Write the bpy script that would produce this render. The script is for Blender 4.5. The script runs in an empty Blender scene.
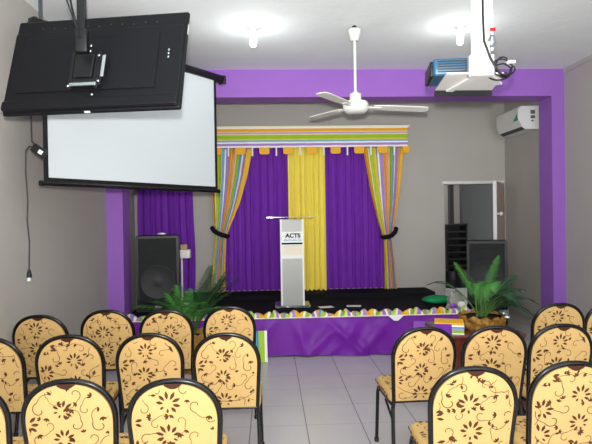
import bpy, math, random
from mathutils import Vector, Matrix, Euler
random.seed(7)
PI = math.pi
S = bpy.context.scene
COL = S.collection

# ------------------------------------------------------------------ materials
def lin(c):
    return tuple(((v/255.0)/12.92 if v/255.0 <= .04045 else ((v/255.0+.055)/1.055)**2.4) for v in c) + (1.0,)

def mat(name, rgb, rough=.6, spec=.4, noise=0., nscale=8., bump=0., bscale=60., metal=0., emit=None, estr=0., trans=0., coat=0., stretch=None):
    m = bpy.data.materials.new(name); m.use_nodes = True
    nt = m.node_tree; b = nt.nodes['Principled BSDF']
    b.inputs['Base Color'].default_value = lin(rgb)
    b.inputs['Roughness'].default_value = rough
    b.inputs['Specular IOR Level'].default_value = spec
    b.inputs['Metallic'].default_value = metal
    b.inputs['Transmission Weight'].default_value = trans
    b.inputs['Coat Weight'].default_value = coat
    if emit:
        b.inputs['Emission Color'].default_value = lin(emit); b.inputs['Emission Strength'].default_value = estr
    tc = nt.nodes.new('ShaderNodeTexCoord')
    src = tc.outputs['Object']
    if stretch:
        mp = nt.nodes.new('ShaderNodeMapping'); mp.inputs['Scale'].default_value = stretch
        nt.links.new(src, mp.inputs[0]); src = mp.outputs[0]
    if noise:
        n = nt.nodes.new('ShaderNodeTexNoise'); n.inputs['Scale'].default_value = nscale; n.inputs['Detail'].default_value = 4
        nt.links.new(src, n.inputs['Vector'])
        mx = nt.nodes.new('ShaderNodeMix'); mx.data_type = 'RGBA'
        c = lin(rgb)
        mx.inputs[6].default_value = tuple(v*(1-noise) for v in c[:3])+(1,)
        mx.inputs[7].default_value = tuple(min(1, v*(1+noise)) for v in c[:3])+(1,)
        nt.links.new(n.outputs['Fac'], mx.inputs[0]); nt.links.new(mx.outputs[2], b.inputs['Base Color'])
    if bump:
        n2 = nt.nodes.new('ShaderNodeTexNoise'); n2.inputs['Scale'].default_value = bscale; n2.inputs['Detail'].default_value = 3
        nt.links.new(src, n2.inputs['Vector'])
        bp = nt.nodes.new('ShaderNodeBump'); bp.inputs['Strength'].default_value = bump; bp.inputs['Distance'].default_value = .01
        nt.links.new(n2.outputs['Fac'], bp.inputs['Height']); nt.links.new(bp.outputs[0], b.inputs['Normal'])
    return m

STR = [((236,170,40),.10),((250,246,235),.03),((168,196,50),.11),((235,205,80),.05),((130,190,215),.06),((250,248,240),.04),((176,140,205),.09),
       ((236,170,40),.08),((226,160,120),.05),((244,236,200),.03),((150,185,50),.08),((90,160,200),.05),((245,240,230),.03),((190,140,190),.07),((238,190,60),.13)]
def striped(name, axis, stops, repeat=1.0, rough=.75):
    """stripes along one UV axis, hard edges"""
    m = bpy.data.materials.new(name); m.use_nodes = True
    nt = m.node_tree; b = nt.nodes['Principled BSDF']; b.inputs['Roughness'].default_value = rough
    b.inputs['Specular IOR Level'].default_value = .2
    uv = nt.nodes.new('ShaderNodeUVMap'); sp = nt.nodes.new('ShaderNodeSeparateXYZ'); nt.links.new(uv.outputs[0], sp.inputs[0])
    mu = nt.nodes.new('ShaderNodeMath'); mu.operation = 'MULTIPLY'; mu.inputs[1].default_value = repeat
    nt.links.new(sp.outputs[axis], mu.inputs[0])
    fr = nt.nodes.new('ShaderNodeMath'); fr.operation = 'FRACT'; nt.links.new(mu.outputs[0], fr.inputs[0])
    cr = nt.nodes.new('ShaderNodeValToRGB'); cr.color_ramp.interpolation = 'CONSTANT'
    nt.links.new(fr.outputs[0], cr.inputs[0]); nt.links.new(cr.outputs[0], b.inputs['Base Color'])
    tot = sum(w for _, w in stops); p = 0
    e = cr.color_ramp.elements
    for i, (c, w) in enumerate(stops):
        if i == 0: e[0].position = 0; e[0].color = lin(c)
        elif i == 1: e[1].position = p/tot; e[1].color = lin(c)
        else:
            x = e.new(p/tot); x.color = lin(c)
        p += w
    return m

M = {}
M['wall'] = mat('grey_wall_paint', (183,179,173), .75, .25, .05, 3, .15, 40)
M['ceil'] = mat('white_ceiling_plaster', (242,247,248), .8, .2, .05, 2.5, .35, 14)
M['purple_paint'] = mat('purple_paint', (154,102,194), .6, .3, .05, 5, .1, 40)
M['black_plastic'] = mat('black_plastic', (15,16,18), .45, .35, .1, 10, .05, 120)
M['tv_black'] = mat('tv_black', (12,13,17), .5, .22, .08, 10)
M['black_gloss'] = mat('black_gloss_metal', (10,9,10), .25, .45)
M['dark_metal'] = mat('dark_metal', (38,38,42), .4, .5, metal=.3)
M['silver'] = mat('silver_metal', (190,205,205), .25, .6, metal=.9)
M['white_plastic'] = mat('white_plastic', (232,232,228), .45, .4, .02, 20)
M['white_metal'] = mat('white_painted_metal', (228,226,224), .45, .4, .03, 12)
M['fan_white'] = mat('fan_white', (222,222,216), .5, .4, .03, 10)
M['screen_white'] = mat('projection_screen_white', (192,199,203), .8, .1, .01, 4)
M['purple_cloth'] = mat('purple_cloth', (116,46,168), .7, .2, .12, 18, .2, 60, stretch=(1,1,.25))
M['skirt_purple'] = mat('skirt_purple_satin', (114,32,158), .5, .3, .12, 12, .25, 30)
M['yellow_cloth'] = mat('yellow_cloth', (246,226,96), .75, .2, .07, 18, .2, 60, stretch=(1,1,.2))
M['lilac_cloth'] = mat('lilac_cloth', (150,92,190), .7, .2, .08, 10)
M['black_carpet'] = mat('black_carpet', (24,23,28), .9, .15, .25, 40, .4, 150)
M['cream'] = mat('cream_upholstery', (212,175,114), .8, .2, .05, 25, .3, 300)
M['brown_print'] = mat('brown_print', (86,54,32), .8, .2, .25, 60)
M['grip'] = mat('brown_grip', (70,38,22), .5, .3)
M['red_wood'] = mat('red_wood', (92,30,20), .3, .5, .25, 6, coat=.3, stretch=(8,8,1))
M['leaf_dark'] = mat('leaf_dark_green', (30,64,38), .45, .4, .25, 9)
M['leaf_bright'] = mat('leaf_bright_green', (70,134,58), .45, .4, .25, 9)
M['stem_green'] = mat('stem_green', (70,104,48), .5, .3, .15, 9)
M['gold_wrap'] = mat('gold_wrap', (158,118,50), .45, .5, .7, 55, 1.0, 60, metal=.15)
M['soil'] = mat('soil', (50,36,26), .9, .1, .3, 40)
M['green_cloth'] = mat('green_cloth', (16,140,84), .6, .3, .15, 12)
M['silver_bag'] = mat('silver_paper', (150,150,140), .4, .5, .5, 45, .6, 40)
M['acrylic'] = mat('clear_acrylic', (226,232,232), .08, .5, trans=.85)
M['frosted'] = mat('frosted_acrylic', (196,198,194), .4, .4, .04, 6, trans=.35)
M['paper'] = mat('white_paper', (240,240,238), .8, .2)
M['cream_panel'] = mat('cream_panel', (232,224,208), .7, .2)
M['navy'] = mat('navy_ink', (22,26,52), .7, .2)
M['pale_blue'] = mat('pale_blue_ink', (140,175,205), .7, .2)
M['projector_blue'] = mat('projector_blue', (32,80,108), .4, .5, .15, 20)
M['red_label'] = mat('red_label', (180,20,34), .6, .3)
M['sticker_green'] = mat('sticker_green', (30,170,120), .4, .5)
M['grey_print'] = mat('grey_print', (96,102,108), .6, .3)
M['dark_vent'] = mat('dark_vent', (70,74,80), .6, .3)
M['tan'] = mat('tan_cardboard', (198,160,120), .8, .2, .1, 20)
M['bulb'] = mat('lit_bulb', (255,255,250), .4, .2, emit=(250,255,250), estr=14)
M['door_wood'] = mat('door_brown', (190,170,158), .6, .3, .1, 10, stretch=(6,6,1))
M['partition'] = mat('partition_shade_grey', (70,70,70), .8, .2, .05, 4)  # shade on the partition is put into this dark grey
M['dark_pole'] = mat('dark_post', (74,72,72), .7, .2)
M['grille'] = mat('speaker_grille', (24,26,28), .6, .4, .2, 250, .5, 400)
M['cone'] = mat('speaker_cone', (26,27,29), .55, .4)
M['orange'] = mat('orange_paper', (240,180,44), .6, .3, .05, 15)
M['cap'] = mat('light_grey_plastic', (200,204,200), .5, .4)
M['blossom'] = mat('white_blossom', (240,236,210), .7, .2)

M['stripe_v'] = striped('striped_curtain_cloth', 0, STR, 1.0)
M['stripe_valance'] = striped('striped_valance_cloth', 1, [((250,248,242),.08),((176,140,205),.12),((246,246,244),.07),((120,180,210),.09),((238,206,70),.06),
       ((158,198,44),.2),((242,224,190),.05),((190,150,205),.07),((250,230,190),.03),((236,172,40),.15),((250,246,236),.08)])
M['stripe_board'] = striped('striped_board_cloth', 0, [((232,190,60),.1),((248,246,238),.12),((238,222,120),.08),((96,170,215),.2),((64,130,190),.06),((168,205,60),.3),((250,248,240),.14)])
M['stripe_box'] = striped('striped_box_paper', 1, [((245,240,230),.12),((140,190,50),.26),((170,160,205),.18),((90,150,205),.14),((245,245,240),.16),((238,168,38),.14)])
M['stripe_trim'] = striped('striped_trim_cloth', 0, [((236,190,60),.1),((245,240,225),.05),((140,180,60),.09),((230,215,130),.06),((150,120,200),.09),((245,243,238),.06),((220,150,90),.06),
       ((90,150,190),.05),((180,200,80),.1),((240,235,215),.05),((170,140,205),.08),((235,170,40),.12)], 10.0)

# floor tiles
def floor_mat():
    m = bpy.data.materials.new('grey_floor_tiles'); m.use_nodes = True
    nt = m.node_tree; b = nt.nodes['Principled BSDF']
    tc = nt.nodes.new('ShaderNodeTexCoord'); sp = nt.nodes.new('ShaderNodeSeparateXYZ'); nt.links.new(tc.outputs['Object'], sp.inputs[0])
    def line(out, off, per, w):
        a = nt.nodes.new('ShaderNodeMath'); a.operation = 'SUBTRACT'; a.inputs[1].default_value = off; nt.links.new(out, a.inputs[0])
        d = nt.nodes.new('ShaderNodeMath'); d.operation = 'DIVIDE'; d.inputs[1].default_value = per; nt.links.new(a.outputs[0], d.inputs[0])
        r = nt.nodes.new('ShaderNodeMath'); r.operation = 'PINGPONG'; r.inputs[1].default_value = .5; nt.links.new(d.outputs[0], r.inputs[0])
        l = nt.nodes.new('ShaderNodeMath'); l.operation = 'LESS_THAN'; l.inputs[1].default_value = w/per/2; nt.links.new(r.outputs[0], l.inputs[0])
        return l.outputs[0]
    lx = line(sp.outputs[0], .253, .4265, .008); ly = line(sp.outputs[1], 5.43, .4353, .007)
    n = nt.nodes.new('ShaderNodeTexNoise'); n.inputs['Scale'].default_value = 2.5; n.inputs['Detail'].default_value = 5; nt.links.new(tc.outputs['Object'], n.inputs['Vector'])
    base = nt.nodes.new('ShaderNodeMix'); base.data_type = 'RGBA'
    base.inputs[6].default_value = lin((192,189,190)); base.inputs[7].default_value = lin((214,210,209)); nt.links.new(n.outputs['Fac'], base.inputs[0])
    m1 = nt.nodes.new('ShaderNodeMix'); m1.data_type = 'RGBA'; nt.links.new(ly, m1.inputs[0]); nt.links.new(base.outputs[2], m1.inputs[6]); m1.inputs[7].default_value = lin((172,169,170))
    m2 = nt.nodes.new('ShaderNodeMix'); m2.data_type = 'RGBA'; nt.links.new(lx, m2.inputs[0]); nt.links.new(m1.outputs[2], m2.inputs[6]); m2.inputs[7].default_value = lin((112,112,118))
    nt.links.new(m2.outputs[2], b.inputs['Base Color'])
    b.inputs['Roughness'].default_value = .28; b.inputs['Specular IOR Level'].default_value = .45
    return m
M['floor'] = floor_mat()

# ------------------------------------------------------------------ mesh builder
class MB:
    def __init__(s): s.v = []; s.f = []; s.mi = []; s.sm = []; s.uv = []
    def add(s, verts, faces, mi=0, smooth=False, uvs=None):
        o = len(s.v); s.v += [tuple(p) for p in verts]
        for f in faces:
            s.f.append(tuple(i+o for i in f)); s.mi.append(mi); s.sm.append(smooth)
            s.uv.append([uvs[i] for i in f] if uvs else [(0, 0)]*len(f))
        return s
    def box(s, a, b, mi=0, bev=0.):
        (x0, y0, z0), (x1, y1, z1) = a, b
        if bev <= 0:
            v = [(x0,y0,z0),(x1,y0,z0),(x1,y1,z0),(x0,y1,z0),(x0,y0,z1),(x1,y0,z1),(x1,y1,z1),(x0,y1,z1)]
            uv = [((p[0]-x0)/max(1e-6, x1-x0), (p[2]-z0)/max(1e-6, z1-z0)) for p in v]
            return s.add(v, [(0,3,2,1),(4,5,6,7),(0,1,5,4),(1,2,6,5),(2,3,7,6),(3,0,4,7)], mi, False, uv)
        return s.prism(rrect(x0, y0, x1, y1, bev), z0, z1, mi, bev)
    def prism(s, pts, z0, z1, mi=0, bev=0., smooth=False):
        """extrude an outline in XY along z, chamfered rims"""
        n = len(pts)
        cx = sum(p[0] for p in pts)/n; cy = sum(p[1] for p in pts)/n
        W = max(abs(p[0]-cx) for p in pts); H = max(abs(p[1]-cy) for p in pts)
        def ring(z, ins):
            return [(cx+(p[0]-cx)*(1-ins/max(W, 1e-6)), cy+(p[1]-cy)*(1-ins/max(H, 1e-6)), z) for p in pts]
        if bev > 0:
            b = min(bev, (z1-z0)*.49)
            rings = [ring(z0, b), ring(z0+b*.3, b*.3), ring(z0+b, 0), ring(z1-b, 0), ring(z1-b*.3, b*.3), ring(z1, b)]
        else: rings = [ring(z0, 0), ring(z1, 0)]
        v = sum(rings, []); f = []
        for k in range(len(rings)-1):
            for i in range(n):
                j = (i+1) % n; f.append((k*n+i, k*n+j, (k+1)*n+j, (k+1)*n+i))
        s.add(v, f, mi, smooth or bev > 0)
        s.add(rings[0][::-1], [tuple(range(n))], mi); s.add(rings[-1], [tuple(range(n))], mi)
        return s
    def tube(s, path, r, n=10, mi=0, cap=True, closed=False):
        P = [Vector(p) for p in path]; m = len(P)
        rad = r if isinstance(r, (list, tuple)) else [r]*m
        T = []
        for i in range(m):
            if closed: t = P[(i+1) % m]-P[i-1]
            else: t = P[min(i+1, m-1)]-P[max(i-1, 0)]
            T.append(t.normalized() if t.length > 1e-9 else Vector((0,0,1)))
        up = Vector((0,0,1)) if abs(T[0].z) < .9 else Vector((1,0,0))
        N = (up-T[0]*up.dot(T[0])).normalized(); v = []
        for i in range(m):
            N = (N-T[i]*N.dot(T[i]))
            if N.length < 1e-6: N = T[i].orthogonal()
            N.normalize(); B = T[i].cross(N)
            for k in range(n):
                a = 2*PI*k/n; v.append(P[i]+(N*math.cos(a)+B*math.sin(a))*rad[i])
        f = []
        for i in range(m if closed else m-1):
            i2 = (i+1) % m
            for k in range(n):
                k2 = (k+1) % n; f.append((i*n+k, i*n+k2, i2*n+k2, i2*n+k))
        s.add(v, f, mi, True)
        if cap and not closed:
            s.add(v[:n][::-1], [tuple(range(n))], mi); s.add(v[-n:], [tuple(range(n))], mi)
        return s
    def lathe(s, prof, c=(0,0,0), n=24, mi=0, axis='z'):
        """profile [(r, h)] from bottom to top"""
        v = []
        for r, h in prof:
            for k in range(n):
                a = 2*PI*k/n; x, y = r*math.cos(a), r*math.sin(a)
                if axis == 'z': p = (c[0]+x, c[1]+y, c[2]+h)
                elif axis == 'y': p = (c[0]+x, c[1]+h, c[2]-y)
                else: p = (c[0]+h, c[1]+x, c[2]+y)
                v.append(p)
        f = []
        for i in range(len(prof)-1):
            for k in range(n):
                k2 = (k+1) % n; f.append((i*n+k, i*n+k2, (i+1)*n+k2, (i+1)*n+k))
        s.add(v, f, mi, True)
        if prof[0][0] > 1e-4: s.add(v[:n][::-1], [tuple(range(n))], mi)
        if prof[-1][0] > 1e-4: s.add(v[-n:], [tuple(range(n))], mi)
        return s
    def grid(s, fn, nu, nv, mi=0, smooth=True, ru=1, rv=1):
        v = []; uv = []
        for j in range(nv+1):
            for i in range(nu+1):
                u, w = i/nu, j/nv; v.append(fn(u, w)); uv.append((u*ru, w*rv))
        f = [(j*(nu+1)+i, j*(nu+1)+i+1, (j+1)*(nu+1)+i+1, (j+1)*(nu+1)+i) for j in range(nv) for i in range(nu)]
        return s.add(v, f, mi, smooth, uv)
    def blob(s, c, r, mi=0, n=16, m=10, wob=0., seed=0, flat=None):
        rnd = random.Random(seed); ph = [rnd.uniform(0, 6.28) for _ in range(6)]
        def fn(u, w):
            a = 2*PI*u; b = PI*(w-.5)
            k = 1+wob*(math.sin(3*a+ph[0])*math.cos(b)+.7*math.sin(5*a+ph[1]+4*b)*math.cos(b)+.6*math.sin(6*b+ph[2]+2*a)*math.cos(b))
            z = c[2]+r[2]*math.sin(b)*k
            if flat is not None: z = max(z, flat)
            return (c[0]+r[0]*math.cos(a)*math.cos(b)*k, c[1]+r[1]*math.sin(a)*math.cos(b)*k, z)
        return s.grid(fn, n, m, mi)
    def xf(s, mtx, start=0):
        for i in range(start, len(s.v)): s.v[i] = tuple(mtx @ Vector(s.v[i]))
        return s
    def mesh(s, name, mats):
        me = bpy.data.meshes.new(name); me.from_pydata(s.v, [], s.f)
        for m in (mats if isinstance(mats, (list, tuple)) else [mats]): me.materials.append(m)
        me.polygons.foreach_set('material_index', s.mi); me.polygons.foreach_set('use_smooth', s.sm)
        uvl = me.uv_layers.new(name='UVMap'); flat = []
        for u in s.uv:
            for p in u: flat += [p[0], p[1]]
        uvl.data.foreach_set('uv', flat); me.update()
        return me
    def obj(s, name, mats, parent=None):
        o = bpy.data.objects.new(name, s.mesh(name, mats)); COL.objects.link(o)
        if parent: o.parent = parent
        return o

def rrect(x0, y0, x1, y1, r, n=4):
    r = min(r, (x1-x0)/2*.98, (y1-y0)/2*.98); out = []
    for cx, cy, a0 in ((x1-r, y0+r, -PI/2), (x1-r, y1-r, 0), (x0+r, y1-r, PI/2), (x0+r, y0+r, PI)):
        for k in range(n+1):
            a = a0+PI/2*k/n; out.append((cx+r*math.cos(a), cy+r*math.sin(a)))
    return out

def tag(o, label=None, cat=None, group=None, kind=None):
    if label: o['label'] = label
    if cat: o['category'] = cat
    if group: o['group'] = group
    if kind: o['kind'] = kind
    return o
def thing(name, label, cat, loc=(0,0,0), rz=0, group=None):
    o = bpy.data.objects.new(name, None); COL.objects.link(o); o.location = loc; o.rotation_euler = (0,0,rz)
    o.empty_display_size = .1
    return tag(o, label, cat, group)
def struct(o, label=None, cat=None):
    return tag(o, label, cat, kind='structure')
def kids(o): return [c for c in bpy.data.objects if c.parent == o]
def copy_tree(o, parent=None):
    c = o.copy(); COL.objects.link(c)
    if parent: c.parent = parent
    for ch in kids(o): copy_tree(ch, c)
    return c
def lerp(a, b, t): return a+(b-a)*t

# ------------------------------------------------------------------ setting
XL, XR, YB, ZC, YR = -1.935, 3.645, 8.1, 3.37, -2.4
WT = .15
XA = 3.60
struct(MB().box((-2.2, YR, -.12), (5.2, 11.2, 0)).obj('floor', M['floor']), 'grey tiled floor of the hall', 'floor')
struct(MB().box((-2.2, YR, ZC), (5.2, 11.2, ZC+.12)).obj('ceiling', M['ceil']), 'white plastered ceiling of the hall', 'ceiling')
struct(MB().box((XL-WT, YR, 0), (XL, 6.6, ZC)).box((-2.15, 6.6, 0), (-2.0, YB+WT, ZC)).obj('wall_left', M['wall']), 'grey wall behind the projection screen', 'wall')
struct(MB().box((XR, YR, 0), (XR+WT, 6.6, ZC)).box((XA, 6.6, 0), (XR+WT, YB+WT, ZC)).obj('wall_right', M['wall']), 'grey wall carrying the air conditioner', 'wall')
DX0, DX1, DZ = 2.655, 3.56, 2.06
wb = MB().box((-2.0, YB, 0), (DX0, YB+WT, ZC)).box((DX1, YB, 0), (XA, YB+WT, ZC)).box((DX0, YB, DZ), (DX1, YB+WT, ZC))
struct(wb.obj('wall_back', M['wall']), 'grey wall behind the stage with a doorway', 'wall')
struct(MB().box((XR-.012, YR, ZC-.055), (XR, 6.5, ZC)).obj('trim_1', M['wall']), 'grey strip where wall meets ceiling', 'trim')
BY0, BY1, BZ = 6.5, 6.82, 3.04
struct(MB().box((XL, BY0, BZ), (XR, BY1, ZC)).obj('beam', M['purple_paint']), 'purple beam across the ceiling above the stage', 'beam')
struct(MB().box((XL, BY0, 0), (-1.745, BY1, BZ)).obj('column_left', M['purple_paint']), 'purple column beside the left wall', 'column')
struct(MB().box((3.485, BY0, 0), (XR, BY1, BZ)).obj('column_right', M['purple_paint']), 'purple column beside the right wall', 'column')
# room beyond the doorway
struct(MB().box((1.6, 10.6, 0), (5.2, 10.75, ZC)).obj('wall_beyond', M['wall']), 'grey wall of the room beyond the doorway', 'wall')
struct(MB().box((1.45, YB+WT, 0), (1.6, 10.75, ZC)).obj('wall_beyond_side', M['wall']), 'side wall of the room beyond the doorway', 'wall')
struct(MB().box((5.05, YB+WT, 0), (5.2, 10.6, ZC)).obj('wall_beyond_end', M['wall']), 'end wall of the room beyond the doorway', 'wall')
struct(MB().box((3.27, 9.05, 0), (5.05, 9.17, ZC)).obj('partition', M['partition']), 'partition seen through the doorway, shade painted into its grey', 'partition')
struct(MB().box((3.41, 10.1, 0), (3.49, 10.2, ZC)).obj('post_beyond', M['dark_pole']), 'dark narrow post seen through the doorway', 'post')

# door
d = thing('door_1', 'narrow brown door with white edge standing open before doorway', 'door', (3.57, YB, 0)); d['kind'] = 'structure'
MB().box((DX0-.03-3.57, -.012, DZ), (DX1-3.57+.02, .03, DZ+.045), 0).obj('door_frame', M['white_metal'], d)
lf = MB().box((0, -.02, .01), (.78, .02, DZ-.005)).obj('door_panel', M['door_wood'], d)
lf.location = (-.02, -.035, 0); lf.rotation_euler = (0, 0, PI+1.02)
ed = MB().box((.78, -.024, .01), (.796, .024, DZ)).obj('door_edge', M['white_metal'], lf)
MB().lathe([(.012,0),(.012,.03),(.028,.035),(.03,.055),(.018,.07),(0,.072)], (.71, .02, 1.6), 14, 0, 'y').obj('knob', M['white_plastic'], lf)
MB().box((-.02, -.01, 0), (0.01, .02, DZ)).obj('door_jamb', M['white_metal'], d)

# ------------------------------------------------------------------ stage
SZ = .45; SX0, SX1, SY0, SY1 = -1.72, 2.335, 6.17, 8.06
st = thing('stage', 'low black topped stage with purple cloth skirt', 'stage', (.3, 7.1, 0))
def loc(mb, o):
    m = Matrix.Translation(o.location).inverted(); return mb.xf(m)
loc(MB().box((SX0, SY0+.03, 0), (SX1, SY1, SZ)), st).obj('platform', M['black_carpet'], st)
loc(MB().box((SX0+.05, 7.55, SZ), (SX1-.01, SY1, SZ+.055)), st).obj('upper_step', M['black_carpet'], st)
rnd = random.Random(3)
folds = [(rnd.uniform(SX0, SX1), rnd.uniform(-1.2, 1.2), rnd.uniform(.05, .12), rnd.uniform(.012, .042)) for _ in range(26)]
def skirt(u, w):
    x = lerp(SX0, SX1, u); z = lerp(0.0, SZ+.008, w)
    y = SY0
    for c, sl, wd, am in folds:
        q = (x-c-sl*(z-.25))/wd; y -= am*math.exp(-q*q)*min(1, (1-w)*2.2)
    y -= .006*math.sin(x*9)*(1-w)+.01*(1-w)
    if w < .001: z = .004+.008*math.sin(x*5)+.008
    return (x, y, z)
loc(MB().grid(skirt, 260, 24), st).obj('front_skirt', M['skirt_purple'], st)
loc(MB().grid(lambda u, w: (SX1+.006+.008*math.sin(u*40)*(1-w), lerp(SY0, SY1, u), lerp(.01, SZ+.008, w)), 60, 8), st).obj('side_skirt', M['skirt_purple'], st)
# gathered striped trim on the front edge
def trim(u, w):
    x = lerp(SX0, SX1+.02, u); a = PI*w
    p = abs(math.sin(x*PI/.115+.9*math.sin(x*7)))**.6
    low = .35 if .62 < x < .74 else 1.
    h = (.022+.044*p*low)*(1+.25*math.sin(x*23+1)); t = .03+.02*p
    return (x+.01*math.sin(w*6+x*30), SY0-.012+.02-t*math.cos(a)*.8+.008*math.sin(x*31), SZ+.004+h*math.sin(a))
loc(MB().grid(trim, 420, 10), st).obj('edge_trim', M['stripe_trim'], st)
loc(MB().box((SX0, SY0-.03, SZ-.006), (SX1+.02, SY0-.014, SZ+.005)), st).obj('edge_binding', M['blossom'], st)
loc(MB().add([(1.33, SY0-.035, SZ+.004), (1.53, SY0-.035, SZ+.004), (1.45, SY0-.045, SZ-.06), (1.40, SY0-.045, SZ-.058),
              (1.33, SY0-.03, SZ+.004), (1.53, SY0-.03, SZ+.004), (1.45, SY0-.04, SZ-.06), (1.40, SY0-.04, SZ-.058)],
             [(0,3,2,1),(4,5,6,7),(0,1,5,4),(1,2,6,5),(2,3,7,6),(3,0,4,7)]), st).obj('white_flap', M['paper'], st)

# ------------------------------------------------------------------ curtains on the back wall
def curtain_fn(xl, xr, z0, z1, y, nf, amp, seed, gather=None, hem=0.):
    r = random.Random(seed); ph = r.uniform(0, 6); p2 = r.uniform(0, 6); p3 = r.uniform(0, 6)
    def fn(u, w):
        z = lerp(z0, z1, w)
        a = xl(z) if callable(xl) else xl; b = xr(z) if callable(xr) else xr
        wd = .5+.5*w if not gather else 1
        yy = y+amp*(math.sin(2*PI*nf*u+ph+.5*math.sin(3*u+p2+1.3*w))+.5*math.sin(2*PI*nf*1.73*u+p3+.6*w))*(1.15-.35*w)
        x = lerp(a, b, u)+.004*math.sin(2*PI*nf*u*1.3+p2)
        if w < .001: z += hem*math.sin(2*PI*nf*u+ph)
        return (x, yy-.02, z)
    return fn
def hung(name, label, cat, fn, m, nu, nv, group=None):
    return tag(MB().grid(fn, nu, nv).obj(name, m), label, cat, group)
ZT = 2.62
hung('curtain_panel', 'deep purple curtain panel left of the yellow one', 'curtain', curtain_fn(-.66, .285, .525, ZT, 7.99, 11, .012, 1, hem=.006), M['purple_cloth'], 180, 20, 'plain curtains behind the lectern')
hung('curtain_panel', 'narrow yellow curtain panel hanging behind the lectern', 'curtain', curtain_fn(.275, .815, .52, ZT, 7.945, 8, .014, 2, hem=.012), M['yellow_cloth'], 130, 20, 'plain curtains behind the lectern')
hung('curtain_panel', 'deep purple curtain panel right of the yellow one', 'curtain', curtain_fn(.805, 1.73, .525, ZT, 7.99, 11, .012, 3, hem=.006), M['purple_cloth'], 180, 20, 'plain curtains behind the lectern')
c = thing('wall_curtain', 'deep purple curtain hanging alone behind the loudspeaker and screen', 'curtain', (-1.51, 7.99, .5))
loc(MB().grid(curtain_fn(lambda z: -1.915+.01*math.sin(z*3), lambda z: -1.105-.04*max(0,(1.2-z))+.02*math.sin(z*2.4), .525, 2.5, 7.99, 9, .014, 5), 150, 20), c).obj('cloth', M['purple_cloth'], c)
loc(MB().tube([(-1.95, 8.03, 2.51), (-1.05, 8.03, 2.51)], .014), c).obj('curtain_rod', M['dark_metal'], c)

def pw(pts):
    def f(z):
        if z <= pts[0][0]: return pts[0][1]
        for (a, x), (b, y) in zip(pts, pts[1:]):
            if z <= b:
                t = (z-a)/(b-a); return lerp(x, y, t)
        return pts[-1][1]
    return f
# tied-back striped curtains
def tied(name, label, xl, xr, seed, tie_pts):
    t = thing('striped_curtain', label, 'curtain', ((xl(1.3)+xr(1.3))/2, 7.88, .52), 0, 'striped tied back curtains')
    loc(MB().grid(curtain_fn(xl, xr, .52, 2.60, 7.89, 5, .022, seed, True), 110, 40), t).obj('cloth', M['stripe_v'], t)
    loc(MB().tube(tie_pts, [.02]+[.034]*(len(tie_pts)-2)+[.024], 8), t).obj('tie_back', M['black_carpet'], t)
tied('l', 'multicoloured striped curtain tied back, partly behind the projection screen',
     pw([(.52,-.88),(.9,-.85),(1.35,-.80),(1.9,-.83),(2.6,-.86)]), pw([(.52,-.68),(1.0,-.66),(1.32,-.64),(1.5,-.57),(1.8,-.44),(2.2,-.32),(2.6,-.235)]), 8,
     [(-.83,7.97,1.46),(-.835,7.85,1.455),(-.81,7.825,1.42),(-.75,7.815,1.38),(-.69,7.82,1.355),(-.63,7.835,1.335),(-.605,7.9,1.335)])
tied('r', 'multicoloured striped curtain tied back beside the bare grey wall',
     pw([(.52,1.665),(1.0,1.665),(1.26,1.66),(1.5,1.585),(1.9,1.49),(2.6,1.375)]), pw([(.52,1.86),(.9,1.83),(1.25,1.79),(1.4,1.82),(1.9,1.91),(2.6,1.985)]), 9,
     [(1.845,7.97,1.41),(1.85,7.86,1.40),(1.83,7.825,1.36),(1.78,7.815,1.31),(1.72,7.815,1.285),(1.665,7.83,1.28),(1.64,7.9,1.285)])
# valance
v = thing('valance', 'multicoloured striped valance with orange tabs across the curtain tops', 'valance', (.6, 7.75, 2.6))
VX0, VX1, VY = -.89, 2.01, 7.73
def val(u, w):
    # front with a return at each end
    L = VX1-VX0; R = .33; tot = L+2*R; q = u*tot
    fl = .008*math.sin(u*90)*(1-w)
    if q < R: p = (VX0, 8.08-(8.08-VY)*q/R)
    elif q < R+L: p = (VX0+(q-R), VY+fl)
    else: p = (VX1, VY+(8.08-VY)*(q-R-L)/R)
    return (p[0]+.03*(w-.5)*(1 if q > R+L else -1 if q < R else 0), p[1], lerp(2.595, 2.885, w))
loc(MB().grid(val, 300, 4), v).obj('striped_band', M['stripe_valance'], v)
loc(MB().box((VX0-.01, VY-.008, 2.882), (VX1+.03, VY+.02, 2.9)), v).obj('top_piping', M['blossom'], v)
loc(MB().box((VX0, VY+.03, 2.86), (VX1, 8.09, 2.885)), v).obj('top_board', M['white_metal'], v)
k = 0
x = -.745
while x < VX1-.02:
    pts = []
    w_ = .072 if x+.08 < VX1 else .05
    for (px, pz) in ((-w_,0),(w_,0),(w_,-.075),(w_*.9,-.093),(w_*.6,-.1),(-w_*.6,-.1),(-w_*.9,-.093),(-w_,-.075)): pts.append((x+px, pz+2.598))
    mb = MB(); n = len(pts)
    mb.add([(p[0], VY-.006, p[1]) for p in pts]+[(p[0], VY+.004, p[1]) for p in pts], [tuple(range(n)), tuple(range(2*n-1, n-1, -1))]+[(i, n+i, n+(i+1) % n, (i+1) % n) for i in range(n)])
    loc(mb, v).obj('orange_tab', M['orange'], v)
    xs = x+.17
    if xs < VX1-.03:
        loc(MB().box((xs-.011, VY-.006, 2.475), (xs+.011, VY+.002, 2.598)), v).obj('white_ribbon', M['paper'], v)
    x += .3405

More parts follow.
